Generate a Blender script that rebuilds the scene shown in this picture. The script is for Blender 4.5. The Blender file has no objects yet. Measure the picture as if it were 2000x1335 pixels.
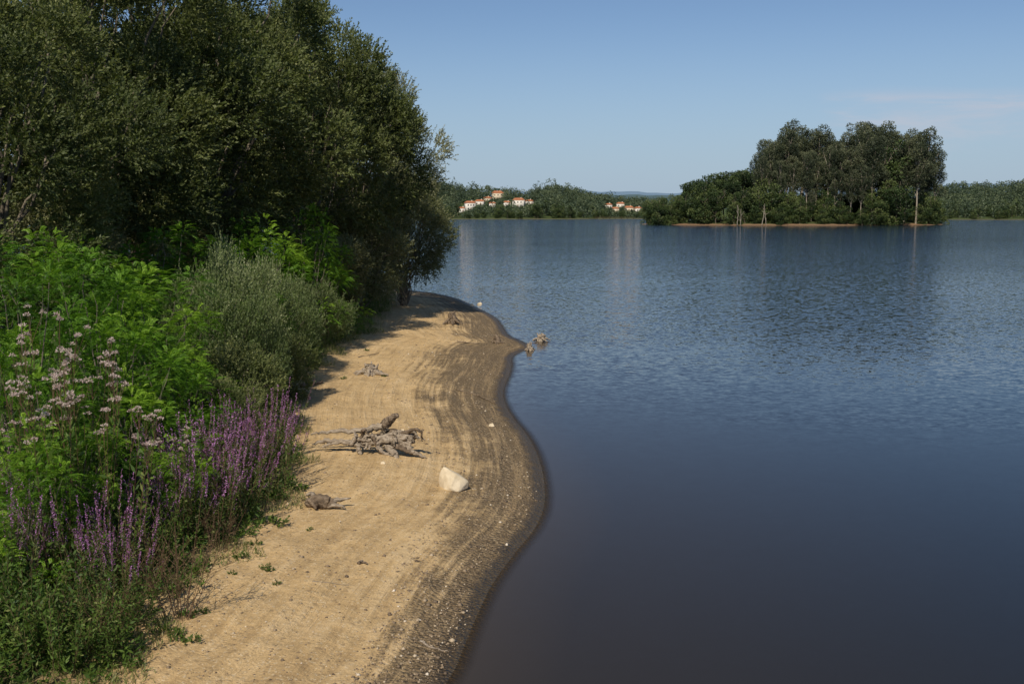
import bpy, math, random
import numpy as np
from mathutils import Vector
R=np.random.RandomState(7)
SC=bpy.context.scene; COL=SC.collection
F=1944.0; HC=5.0; TH=math.atan((667.5-415)/F)
cT,sT=math.cos(TH),math.sin(TH)
# ---------------- camera
cd=bpy.data.cameras.new('camera'); cam=bpy.data.objects.new('camera',cd); COL.objects.link(cam)
cam.location=(0,0,HC); cam.rotation_euler=(math.pi/2-TH,0,0)
cd.sensor_width=36; cd.lens=36*F/2000; cd.clip_end=60000; cd.clip_start=0.1
SC.camera=cam
def ray(px,py):
    r=(px-1000)/F; d=(py-667.5)/F
    return np.array([r,cT-d*sT,-sT-d*cT])
def at(px,py,Y):
    v=ray(px,py); return np.array([0,0,HC])+v*(Y/v[1])
def proj(x,y,z):
    dz=z-HC; dep=y*cT-dz*sT; dn=-y*sT-dz*cT
    return 1000+F*x/dep, 667.5+F*dn/dep
def sm(a,b,x):
    t=np.clip((x-a)/(b-a),0,1); return t*t*(3-2*t)
# ---------------- shoreline
SP=[(870,1335),(903,1270),(930,1205),(962,1140),(1005,1080),(1045,1030),(1063,985),(1062,935),(1050,888),(1030,850),(1002,815),(986,786),(983,762),(993,735),(999,715),(1000,697),(1018,686),(1036,680),(1020,668),(992,655),(979,636),(965,620),(930,601),(890,583),(850,573),(800,567),(755,560)]
W=[]
for p in SP:
    v=ray(*p); t=HC/-v[2]; W.append((v[0]*t,v[1]*t))
W=[(-2.6,-40),(-2.4,-10),(-2.2,3),(-1.5,7)]+W+[(-15,71),(-30,75),(-80,82),(-9000,110)]
W=np.array(W)
def cr(P,n=5):
    out=[]
    for i in range(len(P)-1):
        a=P[max(i-1,0)];b=P[i];c=P[i+1];d=P[min(i+2,len(P)-1)]
        if np.linalg.norm(c-b)>12: 
            out.append(b); continue
        for k in range(n):
            t=k/n
            out.append(.5*((2*b)+(c-a)*t+(2*a-5*b+4*c-d)*t*t+(-a+3*b-3*c+d)*t**3))
    out.append(P[-1]); return np.array(out)
def cra(P,n=5):
    out=[]
    for i in range(len(P)-1):
        a=P[max(i-1,0)];b=P[i];c=P[i+1];d=P[min(i+2,len(P)-1)]
        for k in range(n):
            t=k/n
            out.append(.5*((2*b)+(c-a)*t+(2*a-5*b+4*c-d)*t*t+(-a+3*b-3*c+d)*t**3))
    out.append(P[-1]); return np.array(out)
SH=cr(W)
def Dist(X,Y):
    X=np.asarray(X,float); Y=np.asarray(Y,float)
    best=np.full(X.shape,1e18)
    for i in range(len(SH)-1):
        a=SH[i]; b=SH[i+1]; ab=b-a; L=ab@ab
        if L<1e-12: continue
        t=np.clip(((X-a[0])*ab[0]+(Y-a[1])*ab[1])/L,0,1)
        best=np.minimum(best,(X-a[0]-t*ab[0])**2+(Y-a[1]-t*ab[1])**2)
    xs=np.interp(Y,SH[:,1],SH[:,0],right=-1e9)
    return np.sqrt(best)*np.where(X<xs,1,-1)
def hD(D,X,Y):
    up=0.5*(1-np.exp(-np.maximum(D,0)/3.2))+sm(4.5,13,D)*1.5+sm(13,40,D)*1.0
    dn=np.maximum(D,-18)*0.16
    h=np.where(D>0,up,dn)
    n=0.5*np.sin(X*2.1+Y*.7)+.5*np.sin(X*.9-Y*1.3+2)+.3*np.sin(X*4.7+Y*3.1)+.3*np.sin(-X*3.1+Y*5.3+1)
    return h+n*.024*sm(.3,2.5,D)*1.2+ .014*np.sin(D*9+np.sin(Y*.6))*sm(.2,.8,D)*(1-sm(3,4,D))
def H(X,Y): return hD(Dist(X,Y),np.asarray(X,float),np.asarray(Y,float))
def h1(x,y): return float(H(np.array([x]),np.array([y]))[0])
def hit(px,py):
    v=ray(px,py); z=0.2
    for i in range(14):
        t=(HC-z)/-v[2]; z=.5*z+.5*h1(v[0]*t,v[1]*t)
    t=(HC-z)/-v[2]
    return np.array([v[0]*t,v[1]*t,h1(v[0]*t,v[1]*t)])
VE=[(200,1335),(270,1240),(330,1190),(400,1110),(470,1050),(530,1000),(565,930),(575,860),(560,790),(590,740),(650,690),(700,655),(735,620),(755,585)]
vp=np.array([hit(*p) for p in VE]); vd=Dist(vp[:,0],vp[:,1])
def Dv(Y): return np.interp(Y,vp[:,1],vd)
def shx(Y,D): return np.interp(Y,SH[:,1],SH[:,0])-D
# ---------------- mesh helpers
def setp(o,label=None,cat=None,group=None,kind=None):
    if label:o['label']=label
    if cat:o['category']=cat
    if group:o['group']=group
    if kind:o['kind']=kind
    return o
def mesh(name,V,Fc,mat,tint=None,smooth=False):
    V=np.asarray(V,np.float32); Fc=np.asarray(Fc,np.int32)
    me=bpy.data.meshes.new(name); k=Fc.shape[1]
    me.vertices.add(len(V)); me.vertices.foreach_set('co',V.ravel())
    me.loops.add(Fc.size); me.loops.foreach_set('vertex_index',Fc.ravel())
    me.polygons.add(len(Fc)); me.polygons.foreach_set('loop_start',np.arange(len(Fc),dtype=np.int32)*k)
    me.polygons.foreach_set('loop_total',np.full(len(Fc),k,np.int32))
    if smooth: me.polygons.foreach_set('use_smooth',np.ones(len(Fc),bool))
    if tint is not None:
        a=me.attributes.new('tint','FLOAT','POINT'); a.data.foreach_set('value',np.asarray(tint,np.float32))
    me.update(calc_edges=True); me.materials.append(mat); return me
def link(name,me,parent=None,loc=None):
    o=bpy.data.objects.new(name,me); COL.objects.link(o)
    if parent: o.parent=parent
    if loc is not None: o.location=loc
    return o
def empty(name,loc=(0,0,0),rz=0,**k):
    o=bpy.data.objects.new(name,None); COL.objects.link(o); o.location=loc; o.rotation_euler=(0,0,rz); o.empty_display_size=.1
    return setp(o,**k)
def dup(root):
    r=root.copy(); COL.objects.link(r)
    if 'group' in r.keys(): del r['group']
    for ch in list(root.children):
        c=ch.copy(); COL.objects.link(c); c.parent=r
        for g in list(ch.children):
            d=g.copy(); COL.objects.link(d); d.parent=c
    return r
class G:
    def __init__(s): s.V=[];s.F=[];s.T=[];s.n=0
    def add(s,V,Fc,T=None):
        V=np.asarray(V,float); s.V.append(V); s.F.append(np.asarray(Fc)+s.n); s.n+=len(V)
        s.T.append(np.full(len(V),.5) if T is None else np.asarray(T,float))
    def mesh(s,name,mat,smooth=False): return mesh(name,np.concatenate(s.V),np.concatenate(s.F),mat,np.concatenate(s.T),smooth)
def nrm(a): return a/(np.linalg.norm(a,axis=-1,keepdims=True)+1e-9)
def leaves(g,P,A,S,L,Wd,T):
    n=len(P); L=np.broadcast_to(L,(n,))[:,None]; Wd=np.broadcast_to(Wd,(n,))[:,None]
    V=np.stack([P,P+A*L*.45+S*Wd/2,P+A*L,P+A*L*.45-S*Wd/2],1).reshape(-1,3)
    g.add(V,np.arange(4*n).reshape(-1,4),np.repeat(T,4))
def rnd(n): return nrm(R.normal(size=(n,3)))
def sprays(g,O,D,Ls,m,L,Wd,ang=45,droop=0.,T=None,t0=.1):
    n=len(O); t=(np.arange(m)+.5)/m*(1-t0)+t0
    t=np.broadcast_to(t,(n,m))+R.uniform(-.3,.3,(n,m))/m
    Ls=np.broadcast_to(Ls,(n,))
    P=O[:,None]+D[:,None]*(Ls[:,None]*t)[...,None]
    P[...,2]-=droop*Ls[:,None]*t*t
    DD=np.repeat(D[:,None],m,1).reshape(-1,3); P=P.reshape(-1,3)
    Q=nrm(np.cross(DD,rnd(n*m))); a=np.radians(R.normal(ang,12,n*m))[:,None]
    A=nrm(DD*np.cos(a)+Q*np.sin(a)); S=nrm(np.cross(A,rnd(n*m)))
    if T is None: T=R.uniform(.2,.8,n)
    TT=np.clip(np.repeat(T,m)+R.normal(0,.13,n*m),0,1)
    leaves(g,P,A,S,L*R.uniform(.7,1.25,n*m),Wd*R.uniform(.8,1.2,n*m),TT)
def pinnate(g,O,D,L,pairs,lL,lW,droop,T):
    n=len(O); up=np.tile([0,0,1.],(n,1))+R.normal(0,.35,(n,3))
    S=nrm(np.cross(D,up)); Nn=nrm(np.cross(S,D))
    for j in range(pairs):
        t=(j+1.2)/(pairs+.6)
        P=O+D*(L*t)[:,None]; P[:,2]-=droop*L*t*t
        Dt=D.copy(); Dt[:,2]-=2*droop*t; Dt=nrm(Dt)
        sc=math.sin(math.pi*(.25+.6*t))
        for s in (-1,1):
            A=nrm(S*s*.93+Dt*.35-Nn*.15+R.normal(0,.08,(n,3)))
            B=nrm(np.cross(A,Nn)+R.normal(0,.12,(n,3)))
            leaves(g,P,A,B,lL*sc,lW*sc,np.clip(T+R.normal(0,.08,n),0,1))
def tube(g,P,r,m=8,rough=0.,T=.5,cap=True):
    P=np.asarray(P,float); r=np.broadcast_to(r,(len(P),)).astype(float)
    tn=nrm(np.gradient(P,axis=0)); ref=np.array([.31,.17,.93]); 
    if abs(tn[0]@ref)>.9: ref=np.array([1.,.2,.1])
    u=nrm(np.cross(tn,ref)); v=nrm(np.cross(tn,u)); a=np.arange(m)/m*2*math.pi
    ph=R.uniform(0,6,3)
    lob=1+rough*(np.sin(3*a[None]+ph[0]+np.arange(len(P))[:,None]*.35)+.6*np.sin(5*a[None]+ph[1]-np.arange(len(P))[:,None]*.3)+.8*R.normal(size=(len(P),m)))
    rr=r[:,None]*lob
    V=P[:,None]+rr[...,None]*(np.cos(a)[None,:,None]*u[:,None]+np.sin(a)[None,:,None]*v[:,None])
    k=len(P); V=V.reshape(-1,3); Fc=[]
    for i in range(k-1):
        for j in range(m):
            Fc.append((i*m+j,i*m+(j+1)%m,(i+1)*m+(j+1)%m,(i+1)*m+j))
    if cap and m%2==0:
        V=np.vstack([V,P[0],P[-1]]); c0=k*m;c1=c0+1
        for j in range(0,m,2):
            Fc.append((c0,(j+2)%m,j+1,j)); Fc.append((c1,(k-1)*m+j,(k-1)*m+j+1,(k-1)*m+(j+2)%m))
    g.add(V,Fc,np.full(len(V),T))
def path(pts,n,wob=0.):
    P=cra(np.array(pts,float),n) if len(pts)>2 else np.array([np.array(pts[0])+(np.array(pts[1])-np.array(pts[0]))*k/n for k in range(n+1)],float)
    if wob: P[1:-1]+=R.normal(0,wob,P[1:-1].shape)
    return P
def thin(g,A,B,r,T=.5):
    n=len(A); d=nrm(B-A); u=nrm(np.cross(d,[.3,.8,.5])); v=np.cross(d,u); V=[]
    for (P,s) in ((A,1),(B,.5)):
        for k in range(3):
            a=k*2.0944; V.append(P+(u*math.cos(a)+v*math.sin(a))*r*s)
    V=np.stack(V,1).reshape(-1,3); b=np.arange(n)[:,None]*6
    Fc=np.concatenate([b+np.array([[k,(k+1)%3,3+(k+1)%3,3+k]]) for k in range(3)])
    g.add(V,Fc,np.full(len(V),T))
def box(g,c,s,T=.5):
    x,y,z=c; a,b,h=s[0]/2,s[1]/2,s[2]/2
    V=[(x+i*a,y+j*b,z+k*h) for k in(-1,1) for j in(-1,1) for i in(-1,1)]
    g.add(V,[(0,2,3,1),(4,5,7,6),(0,1,5,4),(2,6,7,3),(0,4,6,2),(1,3,7,5)])
# ---------------- materials
def newmat(n):
    m=bpy.data.materials.new(n); m.use_nodes=True; nt=m.node_tree; nt.nodes.clear()
    return m,nt
def N(nt,t,**k):
    n=nt.nodes.new(t)
    for a,b in k.items():
        if a=='i':
            for kk,vv in b.items(): n.inputs[kk].default_value=vv
        else: setattr(n,a,b)
    return n
def ramp(nt,src,stops):
    r=nt.nodes.new('ShaderNodeValToRGB'); e=r.color_ramp.elements
    while len(e)<len(stops): e.new(.5)
    for i,(p,c) in enumerate(stops):
        e[i].position=p; e[i].color=(*c,1) if len(c)==3 else c
    nt.links.new(src,r.inputs[0]); return r.outputs[0]
def math_(nt,op,a,b=None,c=None):
    n=nt.nodes.new('ShaderNodeMath'); n.operation=op
    for i,v in enumerate((a,b,c)):
        if v is None: continue
        if isinstance(v,(int,float)): n.inputs[i].default_value=v
        else: nt.links.new(v,n.inputs[i])
    return n.outputs[0]
def vm(nt,op,a,b=None,sc=None):
    n=nt.nodes.new('ShaderNodeVectorMath'); n.operation=op
    for i,v in enumerate((a,b)):
        if v is None: continue
        if isinstance(v,tuple): n.inputs[i].default_value=v
        else: nt.links.new(v,n.inputs[i])
    if sc is not None:
        if isinstance(sc,(int,float)): n.inputs['Scale'].default_value=sc
        else: nt.links.new(sc,n.inputs['Scale'])
    return n.outputs[0]
def mixc(nt,f,a,b,bt='MIX'):
    n=nt.nodes.new('ShaderNodeMix'); n.data_type='RGBA'; n.blend_type=bt
    for s,v in ((0,f),(6,a),(7,b)):
        if isinstance(v,(int,float)): n.inputs[s].default_value=v
        elif isinstance(v,tuple): n.inputs[s].default_value=(*v,1)
        else: nt.links.new(v,n.inputs[s])
    return n.outputs[2]
def smstep(nt,v,a,b):
    n=nt.nodes.new('ShaderNodeMapRange'); n.interpolation_type='SMOOTHSTEP'
    nt.links.new(v,n.inputs[0]); n.inputs[1].default_value=a; n.inputs[2].default_value=b; return n.outputs[0]
def out(nt,s):
    o=nt.nodes.new('ShaderNodeOutputMaterial'); nt.links.new(s,o.inputs[0])
def leafmat(name,stops,back=None,trans=.3,rough=.55,spec=.25):
    m,nt=newmat(name); at_=N(nt,'ShaderNodeAttribute',attribute_name='tint')
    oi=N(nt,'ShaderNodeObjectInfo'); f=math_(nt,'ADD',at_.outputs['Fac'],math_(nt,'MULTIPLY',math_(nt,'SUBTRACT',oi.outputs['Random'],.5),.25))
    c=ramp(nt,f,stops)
    if back:
        ge=N(nt,'ShaderNodeNewGeometry'); c=mixc(nt,math_(nt,'MULTIPLY',ge.outputs['Backfacing'],.6),c,back)
    p=N(nt,'ShaderNodeBsdfPrincipled',i={'Roughness':rough,'Specular IOR Level':spec}); nt.links.new(c,p.inputs['Base Color'])
    if trans>0:
        t=N(nt,'ShaderNodeBsdfTranslucent'); nt.links.new(mixc(nt,.5,c,mixc(nt,1.,c,(1.5,1.6,.5),'MULTIPLY')),t.inputs[0])
        x=N(nt,'ShaderNodeMixShader',i={0:trans}); nt.links.new(p.outputs[0],x.inputs[1]); nt.links.new(t.outputs[0],x.inputs[2]); out(nt,x.outputs[0])
    else: out(nt,p.outputs[0])
    return m
M={}
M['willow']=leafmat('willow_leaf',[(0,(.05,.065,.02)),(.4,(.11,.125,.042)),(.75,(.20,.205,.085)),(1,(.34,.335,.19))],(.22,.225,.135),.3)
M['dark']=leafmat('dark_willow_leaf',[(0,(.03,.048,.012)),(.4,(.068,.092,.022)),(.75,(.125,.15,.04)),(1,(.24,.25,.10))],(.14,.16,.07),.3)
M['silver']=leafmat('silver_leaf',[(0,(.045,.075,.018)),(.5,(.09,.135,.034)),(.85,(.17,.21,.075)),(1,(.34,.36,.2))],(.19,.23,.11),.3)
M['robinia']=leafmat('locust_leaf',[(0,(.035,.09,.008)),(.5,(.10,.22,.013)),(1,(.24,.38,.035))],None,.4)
M['herb']=leafmat('herb_leaf',[(0,(.035,.07,.013)),(.5,(.07,.125,.022)),(.85,(.13,.20,.035)),(1,(.23,.25,.08))],None,.35)
M['loose']=leafmat('loosestrife_leaf',[(0,(.045,.08,.018)),(.5,(.085,.125,.03)),(1,(.17,.17,.06))],None,.3)
M['purple']=leafmat('purple_petal',[(0,(.17,.085,.12)),(.3,(.27,.11,.25)),(.7,(.42,.17,.43)),(1,(.56,.28,.58))],None,.25)
M['pinkish']=leafmat('dusky_petal',[(0,(.34,.22,.2)),(.5,(.56,.44,.41)),(1,(.74,.65,.6))],None,.2)
M['grass']=leafmat('grass_blade',[(0,(.06,.09,.02)),(.5,(.13,.16,.04)),(1,(.36,.30,.15))],None,.25)
M['dry']=leafmat('dry_leaf',[(0,(.08,.05,.03)),(.5,(.13,.095,.05)),(1,(.14,.16,.05))],None,.15)
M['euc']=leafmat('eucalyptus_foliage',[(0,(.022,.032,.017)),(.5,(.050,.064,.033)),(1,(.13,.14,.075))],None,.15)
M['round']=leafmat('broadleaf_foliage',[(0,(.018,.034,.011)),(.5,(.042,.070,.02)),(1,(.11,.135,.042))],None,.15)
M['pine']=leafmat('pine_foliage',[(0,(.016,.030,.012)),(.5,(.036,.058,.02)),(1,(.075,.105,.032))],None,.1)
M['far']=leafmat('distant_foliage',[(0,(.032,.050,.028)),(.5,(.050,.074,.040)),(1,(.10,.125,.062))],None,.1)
def stone(name,c1,c2,scale=6,stretch=(1,1,1),bump=.3,bd=.01,rough=.85,c3=None):
    m,nt=newmat(name); tc=N(nt,'ShaderNodeTexCoord'); mp=N(nt,'ShaderNodeMapping'); mp.inputs['Scale'].default_value=stretch
    nt.links.new(tc.outputs['Object'],mp.inputs[0]); no=N(nt,'ShaderNodeTexNoise',i={'Scale':scale,'Detail':8,'Roughness':.65}); nt.links.new(mp.outputs[0],no.inputs[0])
    c=ramp(nt,no.outputs[0],[(.3,c1),(.7,c2)] if not c3 else [(.28,c1),(.52,c2),(.75,c3)])
    p=N(nt,'ShaderNodeBsdfPrincipled',i={'Roughness':rough,'Specular IOR Level':.2}); nt.links.new(c,p.inputs['Base Color'])
    b=N(nt,'ShaderNodeBump',i={'Strength':bump*2,'Distance':bd}); nt.links.new(no.outputs[0],b.inputs['Height']); nt.links.new(b.outputs[0],p.inputs['Normal'])
    out(nt,p.outputs[0]); return m
M['bark']=stone('grey_bark',(.08,.068,.05),(.23,.195,.145),8,(1,1,.2))
M['palebark']=stone('pale_bark',(.16,.135,.10),(.40,.35,.28),1.2,(1,1,.2),.1)
M['deadwood']=stone('weathered_wood',(.11,.082,.06),(.34,.275,.205),9,(1,3,3),.6,.04,.9,(.54,.465,.37))
M['darkwood']=stone('dark_wood',(.045,.032,.022),(.17,.125,.085),9,(1,2,2),.6,.03,.9,(.34,.27,.2))
M['rock']=stone('pale_stone',(.44,.35,.23),(.60,.50,.35),4,(1,1,1),.5,.03,.85,(.70,.60,.45))
M['stem']=stone('stem_green',(.08,.07,.03),(.14,.11,.05),10)
M['rstem']=stone('stem_red',(.10,.055,.035),(.18,.115,.065),10)
M['plaster']=stone('white_plaster',(.58,.53,.46),(.72,.68,.62),.5,(1,1,1),.05)
M['cream']=stone('cream_plaster',(.5,.42,.3),(.64,.55,.42),.5,(1,1,1),.05)
M['tile']=stone('clay_tile',(.28,.10,.045),(.50,.21,.10),1.5,(1,4,1),.2,.1)
M['glass']=stone('dark_window',(.02,.025,.03),(.05,.06,.07),1,(1,1,1),.0,.0,.15)
M['wood']=stone('brown_plank',(.1,.07,.045),(.2,.15,.1),3)
M['mount']=stone('haze_tinted_mountain',(.13,.20,.28),(.17,.25,.33),.002,(1,1,1),0,.0)  # aerial haze painted into the mountains as a bluish base colour
M['mount2']=stone('haze_tinted_ridge',(.06,.10,.11),(.085,.13,.13),.01,(1,1,1),0,.0)  # weaker distance haze mixed into the ridge's base colour
# ---------------- pebble mat
m,nt=newmat('pebble'); a=N(nt,'ShaderNodeAttribute',attribute_name='tint'); c=ramp(nt,a.outputs['Fac'],[(0,(.09,.062,.04)),(.5,(.23,.165,.10)),(.85,(.42,.33,.22)),(1,(.66,.58,.47))])
p=N(nt,'ShaderNodeBsdfPrincipled',i={'Roughness':.7}); nt.links.new(c,p.inputs['Base Color']); out(nt,p.outputs[0]); M['pebble']=m
# ---------------- ground material
m,nt=newmat('beach_ground'); L=nt.links
sa=N(nt,'ShaderNodeAttribute',attribute_name='shore'); sx=N(nt,'ShaderNodeSeparateXYZ'); L.new(sa.outputs['Vector'],sx.inputs[0])
D_,Y_,Wr=sx.outputs; va=N(nt,'ShaderNodeAttribute',attribute_name='veg')
tc=N(nt,'ShaderNodeTexCoord'); ob=tc.outputs['Object']
def noi(scale,vec,det=6,ro=.6):
    n=N(nt,'ShaderNodeTexNoise',i={'Scale':scale,'Detail':det,'Roughness':ro}); L.new(vec,n.inputs[0]); return n.outputs[0]
cb=N(nt,'ShaderNodeCombineXYZ'); L.new(math_(nt,'MULTIPLY',D_,4.4),cb.inputs[0]); L.new(math_(nt,'MULTIPLY',Y_,.17),cb.inputs[1])
streak=noi(1.5,cb.outputs[0],7,.66); big=noi(.5,ob,6,.65); mid=noi(3.,ob,6,.65); fine=noi(40,ob,4,.7)
wr=math_(nt,'ADD',Wr,math_(nt,'ADD',math_(nt,'MULTIPLY',math_(nt,'SUBTRACT',big,.5),1.4),math_(nt,'ADD',math_(nt,'MULTIPLY',math_(nt,'SUBTRACT',streak,.5),1.5),math_(nt,'MULTIPLY',math_(nt,'SUBTRACT',mid,.5),.9))))
dry=smstep(nt,wr,.5,1.15)
vo=N(nt,'ShaderNodeTexVoronoi',i={'Scale':20,'Randomness':1.}); L.new(ob,vo.inputs[0])
vs=N(nt,'ShaderNodeSeparateXYZ'); L.new(vo.outputs['Color'],vs.inputs[0])
vo2=N(nt,'ShaderNodeTexVoronoi',i={'Scale':48,'Randomness':1.}); L.new(ob,vo2.inputs[0]); vs2=N(nt,'ShaderNodeSeparateXYZ'); L.new(vo2.outputs['Color'],vs2.inputs[0])
sand=ramp(nt,math_(nt,'ADD',math_(nt,'MULTIPLY',mid,.35),math_(nt,'ADD',math_(nt,'MULTIPLY',streak,.45),math_(nt,'MULTIPLY',big,.2))),[(.37,(.35,.23,.105)),(.5,(.53,.365,.175)),(.63,(.66,.48,.26))])
sand=mixc(nt,math_(nt,'MULTIPLY',smstep(nt,fine,.35,.75),.4),sand,(.33,.215,.105))
sand=mixc(nt,math_(nt,'MULTIPLY',smstep(nt,vs2.outputs[0],.9,.95),.5),sand,(.64,.53,.36))
sand=mixc(nt,math_(nt,'MULTIPLY',smstep(nt,vs.outputs[1],.93,.97),.5),sand,(.25,.17,.09))
grav=ramp(nt,vs.outputs[0],[(0,(.10,.068,.035)),(.6,(.16,.112,.06)),(.9,(.24,.172,.098)),(1,(.44,.34,.21))])
grav2=ramp(nt,vs2.outputs[1],[(0,(.10,.068,.035)),(.7,(.18,.126,.066)),(1,(.38,.285,.17))])
grav=mixc(nt,.5,grav,grav2)
grav=mixc(nt,math_(nt,'MULTIPLY',smstep(nt,streak,.48,.62),.85),grav,mixc(nt,.42,grav,(.46,.32,.165)))
grav=mixc(nt,math_(nt,'MULTIPLY',smstep(nt,mid,.5,.68),.35),grav,(.105,.072,.038))
c=mixc(nt,dry,grav,sand)
wet=math_(nt,'SUBTRACT',1.,smstep(nt,math_(nt,'ADD',D_,math_(nt,'MULTIPLY',math_(nt,'SUBTRACT',mid,.5),.5)),.12,.36))
c=mixc(nt,math_(nt,'MULTIPLY',wet,.85),c,(.05,.035,.019))
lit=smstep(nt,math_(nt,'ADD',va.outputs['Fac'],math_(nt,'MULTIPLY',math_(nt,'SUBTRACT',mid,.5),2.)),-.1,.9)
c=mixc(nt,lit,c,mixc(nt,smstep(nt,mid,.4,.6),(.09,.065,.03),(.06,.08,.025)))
p=N(nt,'ShaderNodeBsdfPrincipled',i={'Specular IOR Level':.3}); L.new(c,p.inputs['Base Color'])
L.new(math_(nt,'SUBTRACT',.9,math_(nt,'MULTIPLY',wet,.45)),p.inputs['Roughness'])
hh=math_(nt,'ADD',math_(nt,'MULTIPLY',mid,.9),math_(nt,'ADD',math_(nt,'MULTIPLY',fine,.2),math_(nt,'MULTIPLY',math_(nt,'MULTIPLY',vo.outputs['Distance'],-.45),math_(nt,'SUBTRACT',1.15,dry))))
hh=math_(nt,'ADD',hh,math_(nt,'MULTIPLY',streak,.9))
b=N(nt,'ShaderNodeBump',i={'Strength':1.,'Distance':.08}); L.new(hh,b.inputs['Height']); L.new(b.outputs[0],p.inputs['Normal']); out(nt,p.outputs[0]); M['ground']=m
# ---------------- water material
m,nt=newmat('lake_water'); L=nt.links
da=N(nt,'ShaderNodeAttribute',attribute_name='depth'); tc=N(nt,'ShaderNodeTexCoord'); ob=tc.outputs['Object']
sx=N(nt,'ShaderNodeSeparateXYZ'); L.new(ob,sx.inputs[0])
def noi(scale,vec,det=4,ro=.55,dist=0,o=0):
    n=N(nt,'ShaderNodeTexNoise',i={'Scale':scale,'Detail':det,'Roughness':ro,'Distortion':dist}); L.new(vec,n.inputs[0]); return n.outputs[o]
mp=N(nt,'ShaderNodeMapping'); mp.inputs['Scale'].default_value=(.85,1.2,1); mp.inputs['Rotation'].default_value=(0,0,.35); L.new(ob,mp.inputs[0])
mp2=N(nt,'ShaderNodeMapping'); mp2.inputs['Scale'].default_value=(.3,1,1); L.new(ob,mp2.inputs[0])
patch=noi(.03,mp2.outputs[0],4,.6)
yy=math_(nt,'ADD',sx.outputs[1],math_(nt,'ADD',math_(nt,'MULTIPLY',math_(nt,'SUBTRACT',noi(.12,mp2.outputs[0],5,.65),.5),22.),math_(nt,'MULTIPLY',sx.outputs[0],.2)))
rough=math_(nt,'ADD',.03,math_(nt,'MULTIPLY',smstep(nt,yy,20,48),.97))
rough=math_(nt,'MULTIPLY',rough,math_(nt,'ADD',.75,math_(nt,'MULTIPLY',smstep(nt,patch,.35,.65),.3)))
n1=vm(nt,'SUBTRACT',noi(4.4,mp.outputs[0],2,.5,.2,1),(.5,.5,.5)); n2=vm(nt,'SUBTRACT',noi(11.,mp.outputs[0],2,.5,.2,1),(.5,.5,.5)); n3=vm(nt,'SUBTRACT',noi(1.6,mp.outputs[0],1,.5,.2,1),(.5,.5,.5))
nv=vm(nt,'ADD',n1,vm(nt,'ADD',vm(nt,'SCALE',n2,None,.8),vm(nt,'SCALE',n3,None,.15)))
amp=math_(nt,'ADD',.44,math_(nt,'MULTIPLY',smstep(nt,sx.outputs[1],45,200),1.7))
nv=vm(nt,'MULTIPLY',nv,(1.2,1.,0.)); nv=vm(nt,'SCALE',nv,None,math_(nt,'MULTIPLY',rough,amp)); nv=vm(nt,'NORMALIZE',vm(nt,'ADD',nv,(0,0,1.)))
c=ramp(nt,math_(nt,'DIVIDE',da.outputs['Fac'],2.8),[(0,(.045,.034,.022)),(.07,(.028,.023,.018)),(.4,(.015,.016,.017)),(1,(.006,.014,.023))])
p=N(nt,'ShaderNodeBsdfPrincipled',i={'Roughness':.05,'IOR':1.33,'Specular IOR Level':.4}); L.new(c,p.inputs['Base Color']); L.new(nv,p.inputs['Normal'])
tr=N(nt,'ShaderNodeBsdfTransparent',i={0:(.85,.8,.72,1)}); mx=N(nt,'ShaderNodeMixShader'); L.new(smstep(nt,da.outputs['Fac'],-.005,.035),mx.inputs[0]); L.new(tr.outputs[0],mx.inputs[1]); L.new(p.outputs[0],mx.inputs[2]); out(nt,mx.outputs[0]); M['water']=m
# ---------------- island/hill ground
def landmat(name,c1,c2,edge,z0,z1):
    m,nt=newmat(name); tc=N(nt,'ShaderNodeTexCoord'); s=N(nt,'ShaderNodeSeparateXYZ'); nt.links.new(tc.outputs['Object'],s.inputs[0])
    n=N(nt,'ShaderNodeTexNoise',i={'Scale':.06,'Detail':8,'Roughness':.7}); nt.links.new(tc.outputs['Object'],n.inputs[0])
    c=ramp(nt,n.outputs[0],[(.35,c1),(.65,c2)])
    f=smstep(nt,math_(nt,'ADD',s.outputs[2],math_(nt,'MULTIPLY',math_(nt,'SUBTRACT',n.outputs[0],.5),1.5)),z0,z1)
    c=mixc(nt,f,edge,c); p=N(nt,'ShaderNodeBsdfPrincipled',i={'Roughness':.95,'Specular IOR Level':.1}); nt.links.new(c,p.inputs['Base Color']); out(nt,p.outputs[0]); return m
M['isl']=landmat('island_ground',(.03,.045,.015),(.07,.08,.03),(.19,.12,.07),.45,.8)
M['hill']=landmat('hill_ground',(.035,.055,.018),(.08,.10,.035),(.10,.095,.055),.2,.6)
# ---------------- grids
def grid(xs,ys):
    X,Y=np.meshgrid(xs,ys); nx,ny=len(xs),len(ys)
    i=np.arange(ny-1)[:,None]*nx+np.arange(nx-1)[None]; Fc=np.stack([i,i+1,i+1+nx,i+nx],-1).reshape(-1,4)
    return X.ravel(),Y.ravel(),Fc
def geo(a,b,n): return a*(b/a)**(np.arange(n)/(n-1))
xs=np.concatenate([-geo(14,9000,26)[::-1],np.linspace(-14,2.5,230)[1:],2.5+geo(.15,9000,40)])
ys=np.concatenate([[-9000,-800,-100,-20,0,4],geo(7,60,460),geo(62,95,30),geo(100,30000,30)])
X,Y,Fc=grid(xs,ys); D=Dist(X,Y); Z=hD(D,X,Y); D=np.clip(D,-60,60)
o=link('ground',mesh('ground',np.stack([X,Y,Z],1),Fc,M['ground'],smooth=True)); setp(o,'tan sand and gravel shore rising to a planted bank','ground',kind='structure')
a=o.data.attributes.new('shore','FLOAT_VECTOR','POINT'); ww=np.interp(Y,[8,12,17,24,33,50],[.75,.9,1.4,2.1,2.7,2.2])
a.data.foreach_set('vector',np.stack([D,Y,D/ww],1).astype(np.float32).ravel())
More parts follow.
